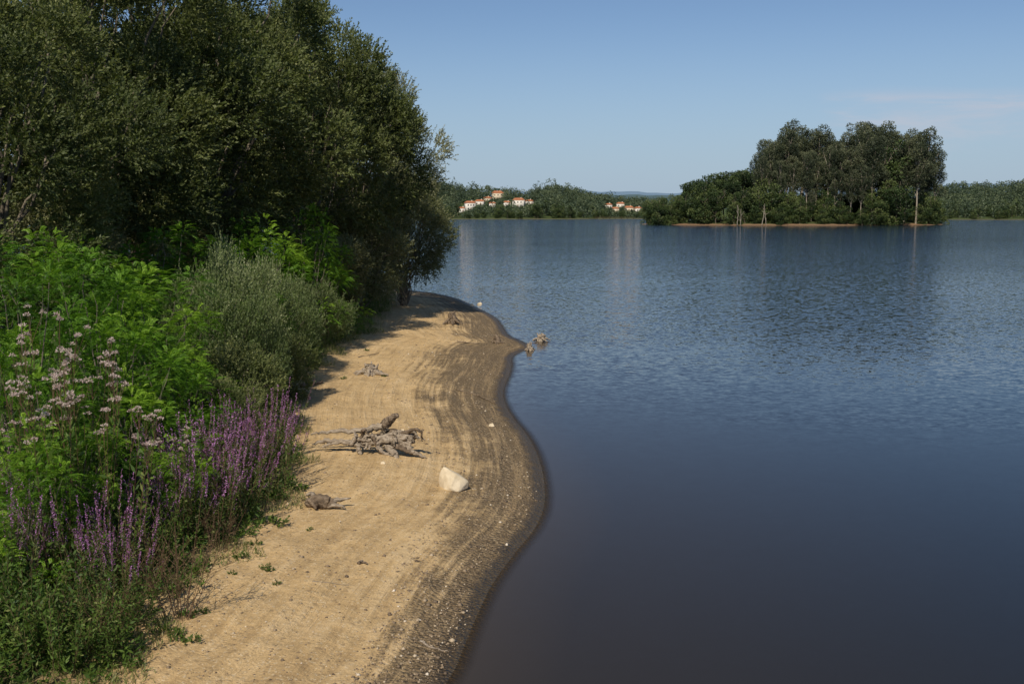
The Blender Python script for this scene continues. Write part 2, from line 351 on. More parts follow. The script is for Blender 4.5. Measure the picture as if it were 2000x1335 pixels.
a=o.data.attributes.new('veg','FLOAT','POINT'); a.data.foreach_set('value',(D-Dv(Y)).astype(np.float32))
o=link('water',mesh('water',np.stack([X,Y,np.zeros_like(X)],1),Fc,M['water'],smooth=True)); setp(o,'dark blue lake with ripples beyond a calm shallow edge','water',kind='structure')
a=o.data.attributes.new('depth','FLOAT','POINT'); a.data.foreach_set('value',(-Z).astype(np.float32))
# ---------------- pebbles
n=10000; Yp=geo(9,45,2000)[R.randint(0,2000,n)]+R.uniform(-.3,.3,n); wp=np.interp(Yp,[8,12,17,24,33,50],[.8,.95,1.5,2.5,3.3,2.6])
Dp=np.where(R.rand(n)<.62,wp*(R.choice([.28,.5,.8,1.05],n)+R.normal(0,.08,n)+.08*np.sin(Yp)),R.uniform(.05,1,n)*Dv(Yp)); Xp=shx(Yp,Dp); Dp=Dist(Xp,Yp); ok=(Dp>.05); Xp,Yp,Dp=Xp[ok],Yp[ok],Dp[ok]; n=len(Xp); Zp=hD(Dp,Xp,Yp)
ico=np.array([(0,0,.6),(1,0,0),(0,1,0),(-1,0,0),(0,-1,0),(0,0,-.6)]); fc=np.array([(0,1,2),(0,2,3),(0,3,4),(0,4,1),(5,2,1),(5,3,2),(5,4,3),(5,1,4)])
s=np.clip(R.lognormal(-4.65,.55,n),.005,.045); V=ico[None]*(1+R.uniform(-.3,.3,(n,6,3)))*s[:,None,None]; an=R.uniform(0,6.3,n); ca,sa_=np.cos(an)[:,None],np.sin(an)[:,None]
V=np.stack([V[...,0]*ca-V[...,1]*sa_,V[...,0]*sa_+V[...,1]*ca,V[...,2]],-1)+np.stack([Xp,Yp,Zp+s*.15],1)[:,None]
o=link('pebbles',mesh('pebbles',V.reshape(-1,3),(fc[None]+np.arange(n)[:,None,None]*6).reshape(-1,3),M['pebble'],np.repeat(np.clip(R.normal(.45,.25,n),0,1),6))); setp(o,'small pebbles scattered over the sand and gravel shore','pebbles',kind='stuff')
# ---------------- willows
def crown(g,Rr,Hh,zb,nl,lr,ntw,tl,nleaf,lL,lW,up=.5,ang=40,droop=0,squash=1.,inner=.5,tops=1.):
    cz=(zb+Hh)/2; az=(Hh-zb)/2; C=[]
    k=np.arange(nl)+.5; ph=np.arccos(1-2*k/nl*.93); th=2.39996*k+R.uniform(0,6)
    u=np.stack([np.cos(th)*np.sin(ph),np.sin(th)*np.sin(ph),np.cos(ph)],1)+R.normal(0,.13,(nl,3)); rad=R.uniform(.55,.95,nl)
    C=u*rad[:,None]*np.array([Rr-lr*.5,Rr-lr*.5,az-lr*.4])+np.array([0,0,cz]); lrs=lr*R.uniform(.55,1.3,nl)
    tb=R.uniform(.12,.8,nl)
    i=R.choice(nl,ntw,p=lrs**2/(lrs**2).sum()); d=rnd(ntw); ou=nrm(C[i]-np.array([0,0,cz])); fl=(d*ou).sum(1)<-.2; d[fl]*=-1
    rr=lrs[i]*R.uniform(inner,1.,ntw); O=C[i]+d*rr[:,None]*np.array([1,1,squash]); O[:,2]=np.maximum(O[:,2],.15)
    dd=nrm(d*.7+ou*.25+np.array([0,0,up])+R.normal(0,.3,(ntw,3)))
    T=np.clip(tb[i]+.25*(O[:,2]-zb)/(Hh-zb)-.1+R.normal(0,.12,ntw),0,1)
    sprays(g,O,dd,tl*R.uniform(.6,1.3,ntw),nleaf,lL,lW,ang,droop,T)
    return C,lrs,O,dd
def limbs(g,C,r0,zf,n,seg=5,w=.12,m=7,ext=1.):
    for c in C[:n]:
        b=np.array([R.normal(0,r0*1.2),R.normal(0,r0*1.2),0]); c=c*np.array([ext,ext,1.]); mid=np.array([c[0]*.35,c[1]*.35,c[2]*.5])+R.normal(0,w*2,3)
        P=path([b,mid,c],seg,w); tube(g,P,np.linspace(r0,r0*.2,len(P)),m,.04,cap=False)
def willow(name,seed,Rr,Hh,zb,nl,lr,ntw,leaf=(.12,.048),mat='willow',tl=.62,nleaf=16,r0=.10,up=.4,ext=1.04):
    global R; R=np.random.RandomState(seed)
    g=G(); C,lr_,O,dd=crown(g,Rr,Hh,zb,nl,lr,ntw,tl,nleaf,leaf[0],leaf[1],up)
    root=empty(name); t=G(); limbs(t,C,r0,0,min(nl,24),ext=ext); 
    link('trunk',t.mesh('trunk',M['bark'],True),root)
    link('crown',g.mesh('crown',M[mat]),root)
    return root
def place(root,px,Y,top,Rm,H0,R0,rz,label,cat,group=None):
    p=at(px,top,Y); z=h1(p[0],p[1]); root.location=(p[0],p[1],z-.05); s=(p[2]-z)/H0; root.scale=(Rm/R0,Rm/R0,s); root.rotation_euler=(0,0,rz)
    setp(root,label,cat,group); return root
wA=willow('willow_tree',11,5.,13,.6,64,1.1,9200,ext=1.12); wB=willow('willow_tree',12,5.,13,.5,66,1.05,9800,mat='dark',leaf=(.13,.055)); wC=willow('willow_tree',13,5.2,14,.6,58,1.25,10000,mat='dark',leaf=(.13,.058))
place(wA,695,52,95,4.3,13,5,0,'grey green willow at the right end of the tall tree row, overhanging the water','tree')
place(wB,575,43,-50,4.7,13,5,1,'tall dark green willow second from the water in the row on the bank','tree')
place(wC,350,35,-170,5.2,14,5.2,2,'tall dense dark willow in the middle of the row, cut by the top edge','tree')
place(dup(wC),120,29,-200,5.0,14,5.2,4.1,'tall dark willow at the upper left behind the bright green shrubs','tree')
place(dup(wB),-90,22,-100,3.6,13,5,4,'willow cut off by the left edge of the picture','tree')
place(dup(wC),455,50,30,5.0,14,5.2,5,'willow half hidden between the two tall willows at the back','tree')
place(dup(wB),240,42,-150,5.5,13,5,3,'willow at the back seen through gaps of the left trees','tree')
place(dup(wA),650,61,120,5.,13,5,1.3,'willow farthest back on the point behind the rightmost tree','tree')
sA=willow('willow_shrub',21,3.,6,.15,34,.8,4200,(.11,.042),'willow',.5,14,.05,.4)
place(sA,785,50,335,2.7,6,3,0,'low willow leaning out over the water at the end of the row','shrub')
place(dup(sA),695,44,390,2.5,6,3,2,'rounded olive willow shrub where the sand meets the tall trees','shrub')
place(dup(sA),625,38,450,2.2,6,3,4,'olive willow shrub in shade behind the pale silver shrub','shrub')
place(dup(sA),250,32,360,2.8,6,3,1,'olive willow shrub under the tall trees behind the left locust shrubs','shrub')
place(dup(sA),100,25,380,2.3,6,3,3,'olive willow shrub behind the tallest locust shrub at the left edge','shrub')
place(dup(sA),400,36,380,2.6,6,3,5,'olive willow shrub filling the dark gap in the middle of the tree row','shrub')
sB=willow('silver_willow_shrub',22,2.2,3.4,.1,42,.55,2300,(.095,.034),'silver',.6,13,.035,.8)
place(sB,405,22,530,1.2,3.4,2.2,0,'silver leaved willow shrub right of the bright green locust','shrub')
place(dup(sB),480,25,510,1.2,3.4,2.2,2,'tallest of the silver leaved willow shrubs, in the middle of the thicket','shrub')
place(dup(sB),555,28,540,1.05,3.4,2.2,3,'silver leaved willow shrub nearest the sand','shrub')
place(dup(sB),625,33,565,1.0,3.4,2.2,4,'small silver willow shrub tucked under the tall trees by the sand','shrub')
place(dup(sB),495,22.5,605,.8,3.4,2.2,5,'small silver leaved shrub in front of the tallest silver willow','shrub')
sC=willow('olive_shrub',23,1.6,2.4,.05,30,.42,2200,(.08,.032),'dark',.32,12,.03,.4)
place(sC,450,20,670,1.1,2.4,1.6,4,'low olive shrub below the silver shrubs','shrub')
place(dup(sC),535,24,645,.95,2.4,1.6,2,'low olive shrub beside the sand in front of the silver willow','shrub')
place(dup(sC),430,17.5,740,.8,2.4,1.6,1,'smallest olive shrub directly behind the purple spikes','shrub')
# ---------------- locust shrubs
def robinia(seed,Rr,Hh,nl,lr,nlf):
    global R; R=np.random.RandomState(seed); g=G(); cz=Hh*.45
    k=np.arange(nl)+.5; ph=np.arccos(1-1.75*k/nl); th=2.39996*k
    u=np.stack([np.cos(th)*np.sin(ph),np.sin(th)*np.sin(ph),np.cos(ph)],1)+R.normal(0,.15,(nl,3))
    C=u*R.uniform(.5,.98,nl)[:,None]*np.array([Rr-lr*.4,Rr-lr*.4,Hh*.55-lr*.3])+np.array([0,0,cz]); lrs=lr*R.uniform(.5,1.3,nl); tb=R.uniform(.2,.8,nl)
    i=R.randint(0,nl,nlf); d=rnd(nlf); d[:,2]=np.abs(d[:,2])*R.choice([1,1,-.4],nlf); d=nrm(d); O=C[i]+d*(lrs[i]*R.uniform(.35,1,nlf))[:,None]; O[:,2]=np.maximum(O[:,2],.2)
    dd=d+np.array([0,0,.25])+R.normal(0,.25,(nlf,3)); dd[:,2]=np.clip(dd[:,2],-.2,.6); dd=nrm(dd)
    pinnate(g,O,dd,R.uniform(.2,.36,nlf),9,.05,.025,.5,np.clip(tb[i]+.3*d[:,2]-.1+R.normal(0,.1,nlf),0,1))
    root=empty('locust_shrub'); t=G(); limbs(t,C,.03,0,nl,4,.05,6); link('trunk',t.mesh('trunk',M['bark'],True),root)
    link('foliage',g.mesh('foliage',M['robinia']),root); return root
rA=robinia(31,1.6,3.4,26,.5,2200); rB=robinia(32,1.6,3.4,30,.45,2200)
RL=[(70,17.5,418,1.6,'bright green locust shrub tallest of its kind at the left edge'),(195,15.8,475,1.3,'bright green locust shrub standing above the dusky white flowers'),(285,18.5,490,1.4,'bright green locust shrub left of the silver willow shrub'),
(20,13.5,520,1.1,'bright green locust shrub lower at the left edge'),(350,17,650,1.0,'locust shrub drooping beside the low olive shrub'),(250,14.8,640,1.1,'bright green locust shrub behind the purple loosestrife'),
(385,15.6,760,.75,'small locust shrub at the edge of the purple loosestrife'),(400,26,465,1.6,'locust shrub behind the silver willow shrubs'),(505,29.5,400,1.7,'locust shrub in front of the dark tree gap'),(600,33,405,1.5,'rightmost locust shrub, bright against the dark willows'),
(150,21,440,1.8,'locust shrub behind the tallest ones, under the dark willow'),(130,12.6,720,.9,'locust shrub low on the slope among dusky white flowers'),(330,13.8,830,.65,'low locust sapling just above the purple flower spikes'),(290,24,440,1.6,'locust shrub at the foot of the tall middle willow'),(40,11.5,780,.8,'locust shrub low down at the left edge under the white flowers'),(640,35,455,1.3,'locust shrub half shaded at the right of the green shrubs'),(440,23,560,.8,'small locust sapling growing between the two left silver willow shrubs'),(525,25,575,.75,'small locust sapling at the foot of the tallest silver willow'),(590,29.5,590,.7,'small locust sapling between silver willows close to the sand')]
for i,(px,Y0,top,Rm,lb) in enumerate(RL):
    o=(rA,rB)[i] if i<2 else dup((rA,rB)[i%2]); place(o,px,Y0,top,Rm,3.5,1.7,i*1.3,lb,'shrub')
# ---------------- herb plants
def stems(n,spread,h0,h1_,lean):
    a=R.uniform(0,6.3,n); r=spread*np.sqrt(R.rand(n)); O=np.stack([np.cos(a)*r,np.sin(a)*r,np.zeros(n)],1)
    d=nrm(np.stack([np.cos(a)*r/spread*lean,np.sin(a)*r/spread*lean,np.ones(n)],1)+R.normal(0,.07,(n,3))); return O,d,R.uniform(h0,h1_,n)
def loosestrife(seed):
    global R; R=np.random.RandomState(seed); n=26; O,d,Ls=stems(n,.36,.7,1.5,.3); root=empty('purple_loosestrife')
    g=G(); thin(g,O,O+d*Ls[:,None],.0045); link('stems',g.mesh('stems',M['rstem']),root)
    g=G(); sprays(g,O,d,Ls*.68,34,.08,.02,55,0,None,.05)
    k=R.randint(0,n,40); t=R.uniform(.35,.7,40); O2=O[k]+d[k]*(Ls[k]*t)[:,None]; d2=nrm(d[k]+rnd(40)*.5); L2=R.uniform(.15,.32,40)
    sprays(g,O2,d2,L2*.7,12,.05,.014,50); link('leaves',g.mesh('leaves',M['loose']),root)
    g=G(); tb=R.uniform(.0,1.,n); sprays(g,O+d*(Ls*.68)[:,None],d,Ls*.34,44,.019,.014,65,0,tb,0); sprays(g,O2+d2*(L2*.5)[:,None],d2,L2*.8,14,.016,.012,65,0,R.uniform(.1,.9,40),0)
    link('flower_spikes',g.mesh('flower_spikes',M['purple']),root); return root
LP=[loosestrife(s) for s in (41,42,43)]
lb1='purple loosestrife clump in the thicket beside the sand, left of the pale stone'; lb2='purple loosestrife clump in the near thicket at the lower left'
P1=[(550,925),(520,960),(490,990),(455,1010),(425,1030),(395,1045),(360,1060),(535,890),(500,930),(460,960),(420,980),(375,1000),(330,1030),(440,920),(345,985),(470,935),(400,1010)]
P2=[(20,1080),(70,1110),(120,1130),(170,1170),(215,1150),(250,1120),(290,1080),(200,1080),(150,1060),(60,1020),(265,1040),(230,1200),(20,1180)]
k=0
for P,lb,gr,sc in ((P1,lb1,'purple loosestrife clumps beside the sand',1.05),(P2,lb2,'purple loosestrife clumps at the lower left',.95)):
    for (px,py) in P:
        o=LP[k] if k<3 else dup(LP[k%3]); q=hit(px,py); o.location=q; s=R.uniform(.8,1.15)*sc; o.scale=(s,s,s*R.uniform(.85,1.1)); o.rotation_euler=(0,0,R.uniform(0,6)); setp(o,lb,'flowering plant',gr); k+=1
def agrimony(seed):
    global R; R=np.random.RandomState(seed); O,d,Ls=stems(6,.34,1.4,2.1,.22); root=empty('hemp_agrimony')
    g=G(); thin(g,O,O+d*Ls[:,None],.006); 
    g2=G(); sprays(g2,O,d,Ls*.9,32,.12,.036,60); link('leaves',g2.mesh('leaves',M['herb']),root); H3=[]
    for o_,dd,l in zip(O,d,Ls):
        for j in range(R.randint(2,5)):
            e=o_+dd*l+np.array([R.normal(0,.075),R.normal(0,.075),R.normal(0,.03)]); s0=o_+dd*l*.88
            thin(g,s0[None],e[None],.004); n=52; u=rnd(n); u[:,2]=np.abs(u[:,2]); g3=G()
            P=e+u*np.array([.05,.05,.022])*R.uniform(.4,1,n)[:,None]; leaves(g3,P,nrm(u+rnd(n)*.5),rnd(n),.019,.014,np.clip(R.normal(.5,.25,n),0,1)); H3.append(g3)
    link('stems',g.mesh('stems',M['rstem']),root)
    for g3 in H3: link('flower_head',g3.mesh('flower_head',M['pinkish']),root)
    return root
AG=[agrimony(51),agrimony(52)]
for i,(px,top,Y0) in enumerate([(80,598,12.6),(125,665,12.4),(185,660,13),(145,715,11.8),(30,670,12.6),(200,750,12),(230,800,12.2),(342,825,13.4),(90,740,11.6),(160,690,12.6),(60,640,12.2)]):
    o=AG[i] if i<2 else dup(AG[i%2]); p=at(px,top,Y0); z=h1(p[0],p[1]); s=(p[2]-z)/2.05; o.location=(p[0],p[1],z); o.scale=(.85,.85,s); o.rotation_euler=(0,0,i*1.1)
    lb='tall hemp agrimony with dusky white flower heads against the green shrubs at the left'; gr='hemp agrimony at the left'
    if px==342: lb='lone hemp agrimony with dusky white heads beside the purple spikes';gr=None;o.scale=(.5,.5,s)
    setp(o,lb,'flowering plant',gr)
def bushy(seed,n,spread,h0,h1_,lean,m,L,Wd,mat,nm,stem='stem',sp=55,br=40,sr=.006):
    global R; R=np.random.RandomState(seed); O,d,Ls=stems(n,spread,h0,h1_,lean); root=empty(nm)
    g=G(); thin(g,O,O+d*Ls[:,None],sr); k=R.randint(0,n,br); t=R.uniform(.2,.8,br); O2=O[k]+d[k]*(Ls[k]*t)[:,None]; d2=nrm(d[k]*.7+rnd(br)*.8+[0,0,.2]); L2=Ls[k]*R.uniform(.2,.4,br)
    thin(g,O2,O2+d2*L2[:,None],sr*.65); link('stems',g.mesh('stems',M[stem]),root)
    g=G(); sprays(g,O,d,Ls,m,L,Wd,sp); sprays(g,O2,d2,L2,max(4,m//3),L,Wd,sp); link('leaves',g.mesh('leaves',M[mat]),root); return root
hA=bushy(61,36,.5,.5,1.2,.5,26,.08,.028,'herb','leafy_herb',br=120); 
for i,(px,py,s,lb) in enumerate([(40,1260,.9,'leafy green herb in the lower left corner, nearest the camera'),(130,1300,.8,'leafy green herb at the bottom edge left of the sand'),(60,1140,.8,'leafy green herb at the left edge among purple spikes'),(190,1290,.55,'low leafy herb at the bottom edge spreading onto sand'),(290,960,.9,'leafy green herb between locust shrubs and purple spikes'),(180,960,1.,'leafy green herb below the dusky white flowers'),(80,930,1.1,'leafy green herb at the left edge under the locust shrub'),(500,800,.9,'leafy green herb by the sand below the olive shrub'),(530,760,.8,'leafy green herb beside the dark driftwood log'),(600,710,.8,'leafy green herb in front of the silver willow by the sand'),(650,670,.8,'leafy green herb on the sand edge under the trees'),(240,1230,.6,'leafy herb at the sand edge left of the dry reddish bush'),(300,1110,.75,'leafy herb between the dry reddish bushes and the lower purple spikes')]):
    o=hA if i==0 else dup(hA); o.location=hit(px,py); o.scale=(s,s,s); o.rotation_euler=(0,0,i*.9); setp(o,lb,'plant')
dA=bushy(62,16,.14,.6,1.05,.45,14,.032,.013,'dry','dry_shrub','rstem',50,90,.005)
for i,(px,py,s,lb) in enumerate([(352,1208,1.1,'dry reddish bush with bare stems alone at the sand edge'),(300,1160,.8,'dry reddish bush behind the one at the sand edge'),(430,1075,.7,'small dry reddish bush beside the purple spikes'),(200,1270,.8,'dry reddish bush at the bottom edge among leafy herbs')]):
    o=dA if i==0 else dup(dA); o.location=hit(px,py); o.scale=(s,)*3; o.rotation_euler=(0,0,i*2.1); setp(o,lb,'shrub')
wd=bushy(63,14,.07,.05,.12,1.2,8,.035,.018,'herb','sand_weed',br=10)
for i,(px,py,s) in enumerate([(472,1090,.9),(524,1112,.8),(540,1140,.5),(537,1025,1.5),(606,1035,.5),(455,1120,.5),(590,955,1),(365,1205,1.),(398,1112,1.4),(500,1062,.8),(340,1245,1.1),(375,1255,.9),(402,1195,.6),(545,975,1.2),(715,685,.8),(672,740,.8),(750,735,.6),(310,1230,1)]):
    o=wd if i==0 else dup(wd); o.location=hit(px,py); o.scale=(s,)*3; o.rotation_euler=(0,0,i*1.7); setp(o,'small green weed sprouting from the bare sand','weed','small weeds on the sand')
# undergrowth, grass
R=np.random.RandomState(70)
n=12000; Yu=geo(6.5,58,3000)[R.randint(0,3000,n)]; Du=Dv(Yu)+.1+.25*np.sin(Yu*3)+R.beta(1.1,1.6,n)*9; Xu=shx(Yu,Du); Du2=Dist(Xu,Yu); Zu=hD(Du2,Xu,Yu); O=np.stack([Xu,Yu,Zu],1)
g=G(); dpt=np.clip((Du-Dv(Yu))/1.8,.3,1); d=nrm(R.normal(0,.3,(n,3))+[0,0,1]); sprays(g,O,d,R.uniform(.3,1.,n)*dpt,15,.08,.028,60); o=link('undergrowth',g.mesh('undergrowth',M['herb'])); setp(o,'low leafy undergrowth covering the bank under the shrubs','undergrowth',kind='stuff')
n=22000; Yu=geo(7,60,3000)[R.randint(0,3000,n)]; cl=np.sin(Yu*2.3)*.3+np.sin(Yu*5.1)*.2; Du=Dv(Yu)-.05+cl+np.abs(R.normal(0,.75,n)); Xu=shx(Yu,Du)+R.normal(0,.05,n); Du2=Dist(Xu,Yu); Zu=hD(Du2,Xu,Yu)
g=G(); A=nrm(R.normal(0,.5,(n,3))+[0,0,1]); leaves(g,np.stack([Xu,Yu,Zu],1),A,nrm(np.cross(A,rnd(n))),R.uniform(.05,.26,n)*np.clip(Yu/22,.6,1.7),.012,np.clip(R.normal(.55,.25,n),0,1)); o=link('grass',g.mesh('grass',M['grass'])); setp(o,'thin green and straw coloured grass along the edge of the sand','grass',kind='stuff')
# ---------------- stumps
def pxpath(pts,sc,ox,oy,n=5,wob=.008):
    return path([((p[0]-ox)*sc,p[2],(oy-p[1])*sc) for p in pts],n,wob)
R=np.random.RandomState(80)
root=empty('driftwood_stump',hit(735,885),0,label='large bleached root stump lying on the sand left of the pale stone',cat='driftwood')
def tb(nm,pts,r,mat='deadwood',m=12,rough=.12,sc=.0112):
    g=G(); P=pxpath(pts,sc,735,886,7,.012); rr=np.interp(np.linspace(0,1,len(P)),np.linspace(0,1,len(r)),r); tube(g,P,rr,m,rough); link(nm,g.mesh(nm,M[mat],True),root)
tb('trunk',[(692,870,.1),(715,866,.05),(745,864,0),(775,860,.02),(800,862,.06)],[.04,.07,.09,.11,.08])
tb('trunk',[(735,862,.15),(760,854,.15),(785,856,.12),(804,856,.12)],[.05,.09,.10,.07],'darkwood')
tb('root',[(618,856,.18),(660,849,.16),(705,848,.14),(745,838,.12),(768,822,.1)],[.012,.035,.05,.07,.055])
tb('root',[(745,842,.12),(757,830,.1),(771,818,.08)],[.08,.09,.04],'darkwood')
tb('root',[(745,862,.08),(748,850,.1),(752,838,.1)],[.09,.08,.07])
tb('root',[(622,872,.1),(650,866,.1),(690,868,.08),(722,870,.05)],[.015,.045,.055,.07])
tb('root',[(640,876,.05),(660,870,.08),(690,868,.1)],[.012,.03,.045])
tb('root',[(755,870,-.05),(768,884,-.15),(778,898,-.25),(792,908,-.3)],[.07,.055,.04,.015])
tb('root',[(785,868,0),(800,882,-.1),(822,890,-.15)],[.075,.045,.015])
tb('root',[(770,870,-.05),(790,880,-.1),(812,884,-.12)],[.06,.045,.02],'darkwood')
tb('root',[(700,868,0),(706,878,-.08),(710,890,-.12)],[.055,.04,.025])
tb('root',[(690,872,0),(700,857,.0),(695,848,.1)],[.045,.035,.015])
tb('root',[(735,866,-.05),(745,878,-.12),(765,886,-.18)],[.055,.045,.02])
for k in range(16):
    x0=R.uniform(695,790); tb('root',[(x0,876,-.05+R.uniform(-.1,.1)),(x0+R.uniform(-10,8),R.uniform(854,868),-.16+R.uniform(0,.25)),(x0+R.uniform(5,25),R.uniform(842,862),-.1+R.uniform(0,.25)),(x0+R.uniform(15,36),R.uniform(850,876),-.05)],[.015,.035,.03,.01],'deadwood' if k%4 else 'darkwood')
def stump(px,py,w,h,seed,mat,label,nroot=7,upright=True,rz=0,dz=0):
    global R; R=np.random.RandomState(seed); q=hit(px,py); q[2]=max(q[2],-.03)+dz; root=empty('tree_stump',q,rz,label=label,cat='stump')
    g=G(); hh=h if upright else h*.6
    P=path([(0,0,-.05),(R.normal(0,.03),0,hh*.5),(R.normal(0,.06),R.normal(0,.05),hh)],5,.008); tube(g,P,np.linspace(w*.24,w*.12,len(P))*R.uniform(.9,1.1,len(P)),14,.13)
    link('trunk',g.mesh('trunk',M[mat],True),root)
    for k in range(nroot):
        a=k/nroot*6.28+R.uniform(-.3,.3); l=w*R.uniform(.35,.6); g=G()
        P=path([(math.cos(a)*w*.1,math.sin(a)*w*.1,hh*R.uniform(.3,.7)),(math.cos(a)*l*.5,math.sin(a)*l*.5,hh*R.uniform(.15,.45)),(math.cos(a+.2)*l,math.sin(a+.2)*l,R.uniform(-.03,.05))],5,.01); tube(g,P,np.linspace(w*.09,w*.02,len(P)),8,.1); link('root',g.mesh('root',M[mat],True),root)
    for k in range(6):
        g=G(); a=R.uniform(0,6.3); P=path([(math.cos(a)*w*.12,math.sin(a)*w*.12,hh*.6),(math.cos(a)*w*.2,math.sin(a)*w*.16,hh*R.uniform(1.,1.35))],4,.006); tube(g,P,np.linspace(w*.06,w*.012,len(P)),6,.1); link('splinter',g.mesh('splinter',M[mat],True),root)
    return root
stump(726,730,1.0,.26,81,'deadwood','pale upright stump with spreading roots near the grass edge',9)
stump(883,632,1.0,.42,82,'darkwood','brown stump farthest along the sand near the point')
stump(970,670,.62,.28,83,'darkwood','dark low stump on gravel left of the two at the waterline')
stump(1034,684,.5,.26,84,'deadwood','small stump at the tip of the gravel spit',6)
stump(1056,672,.72,.26,85,'deadwood','stump standing in the water just off the spit',6,dz=.03)
q=hit(628,992); root=empty('driftwood',q,0,label='brown twisted driftwood chunk on sand below the large root stump',cat='driftwood'); R=np.random.RandomState(86)
for nm,pts,r,mt in (('trunk',[(-.22,0,.08),(-.05,.0,.12),(.1,.02,.09),(.2,.05,.07)],[.08,.12,.1,.05],'darkwood'),('root',[(.1,0,.1),(.25,.05,.12),(.45,.1,.14)],[.06,.035,.012],'deadwood'),('root',[(.1,0,.05),(.28,-.05,.06),(.4,-.1,.03)],[.05,.03,.01],'deadwood'),('root',[(-.2,0,.1),(-.15,-.1,.14),(-.05,-.15,.04)],[.05,.04,.02],'darkwood'),('root',[(-.1,.05,.12),(-.17,.1,.2),(-.26,.1,.19)],[.05,.04,.015],'deadwood')):
    g=G(); P=path(pts,5,.008); tube(g,P,np.interp(np.linspace(0,1,len(P)),np.linspace(0,1,len(r)),r),10,.12); link(nm,g.mesh(nm,M[mt],True),root)
def stick(pts,r,mat,label,cat='stick',nm='fallen_stick'):
    Q=[hit(*p)+[0,0,r*.7] for p in pts]; b=Q[0].copy(); g=G(); P=path([q-b for q in Q],6,r*.25); tube(g,P,np.linspace(r,r*.4,len(P)),8,.08); o=link(nm,g.mesh(nm,M[mat],True),None,b); setp(o,label,cat)
stick([(590,757),(610,753),(630,748)],.07,'darkwood','short dark log by the grass edge on the sand','log','driftwood_log')
stick([(892,762),(930,772),(968,789)],.025,'darkwood','long thin dark branch across the gravel near the water')
stick([(820,1252),(845,1266),(875,1272)],.016,'deadwood','thin pale stick near the bottom edge by the water')
stick([(610,1135),(645,1138),(680,1143)],.007,'deadwood','very thin twig on open sand below the driftwood chunk')
stick([(700,1102),(708,1099),(718,1103)],.025,'darkwood','small brown bark piece on open sand','bark')
stick([(700,698),(740,690)],.02,'darkwood','dark twig on sand behind the pale stump')
stick([(893,668),(935,672)],.025,'darkwood','dark twig lying on gravel left of the dark low stump')
# ---------------- stones
import bmesh
def rock(px,py,pts,label,seed,sc=1.,dz=0,nm='stone'):
    bm=bmesh.new()
    for p in pts: bm.verts.new(Vector(p)*sc)
    r=bmesh.ops.convex_hull(bm,input=bm.verts); bmesh.ops.delete(bm,geom=[v for v in bm.verts if not v.link_faces],context='VERTS')
    bmesh.ops.bevel(bm,geom=bm.edges[:],offset=.014*sc,segments=2,affect='EDGES',profile=.5)
    bmesh.ops.triangulate(bm,faces=bm.faces[:]); bmesh.ops.subdivide_edges(bm,edges=[e for e in bm.edges if e.calc_length()>.06*sc],cuts=2,use_grid_fill=True)
    from mathutils import noise
    for v in bm.verts: v.co+=v.co.normalized()*noise.noise(v.co*7/sc+Vector((seed,0,0)))*.018*sc
    me=bpy.data.meshes.new(nm); bm.to_mesh(me); bm.free(); me.materials.append(M['rock'])
    q=hit(px,py); q[2]+=dz; o=link(nm,me,None,q); setp(o,label,'stone')
rock(886,951,[(-.25,-.02,0),(-.28,.02,.10),(-.23,.0,.30),(-.17,-.02,.37),(-.09,-.04,.35),(.04,-.12,.25),(.14,-.1,.21),(.27,-.02,.12),(.26,.0,-.02),(.1,-.22,-.03),(-.14,-.2,-.02),(-.05,-.24,.06),(-.15,.2,.3),(.05,.22,.2),(.2,.2,.02),(-.2,.22,0)],'large pale angular stone on the edge of the gravel',3)
bl=[(-.5,-.3,0),(.5,-.3,0),(.4,.4,0),(-.4,.35,0),(-.3,-.2,.5),(.25,-.1,.6),(.1,.25,.45),(.5,0,.2),(-.5,.1,.25)]
rock(937,597,bl,'small pale rock in the water off the far end of the sand',4,.28,.04); rock(922,599,bl,'pale rock at the waterline beside the one in the water',5,.2,.05)
rock(960,832,bl,'small white stone on wet gravel near the bend',6,.13); rock(786,842,bl,'small white stone behind the large root stump',7,.1); rock(748,905,bl,'fist sized stone in front of the large root stump',8,.09)
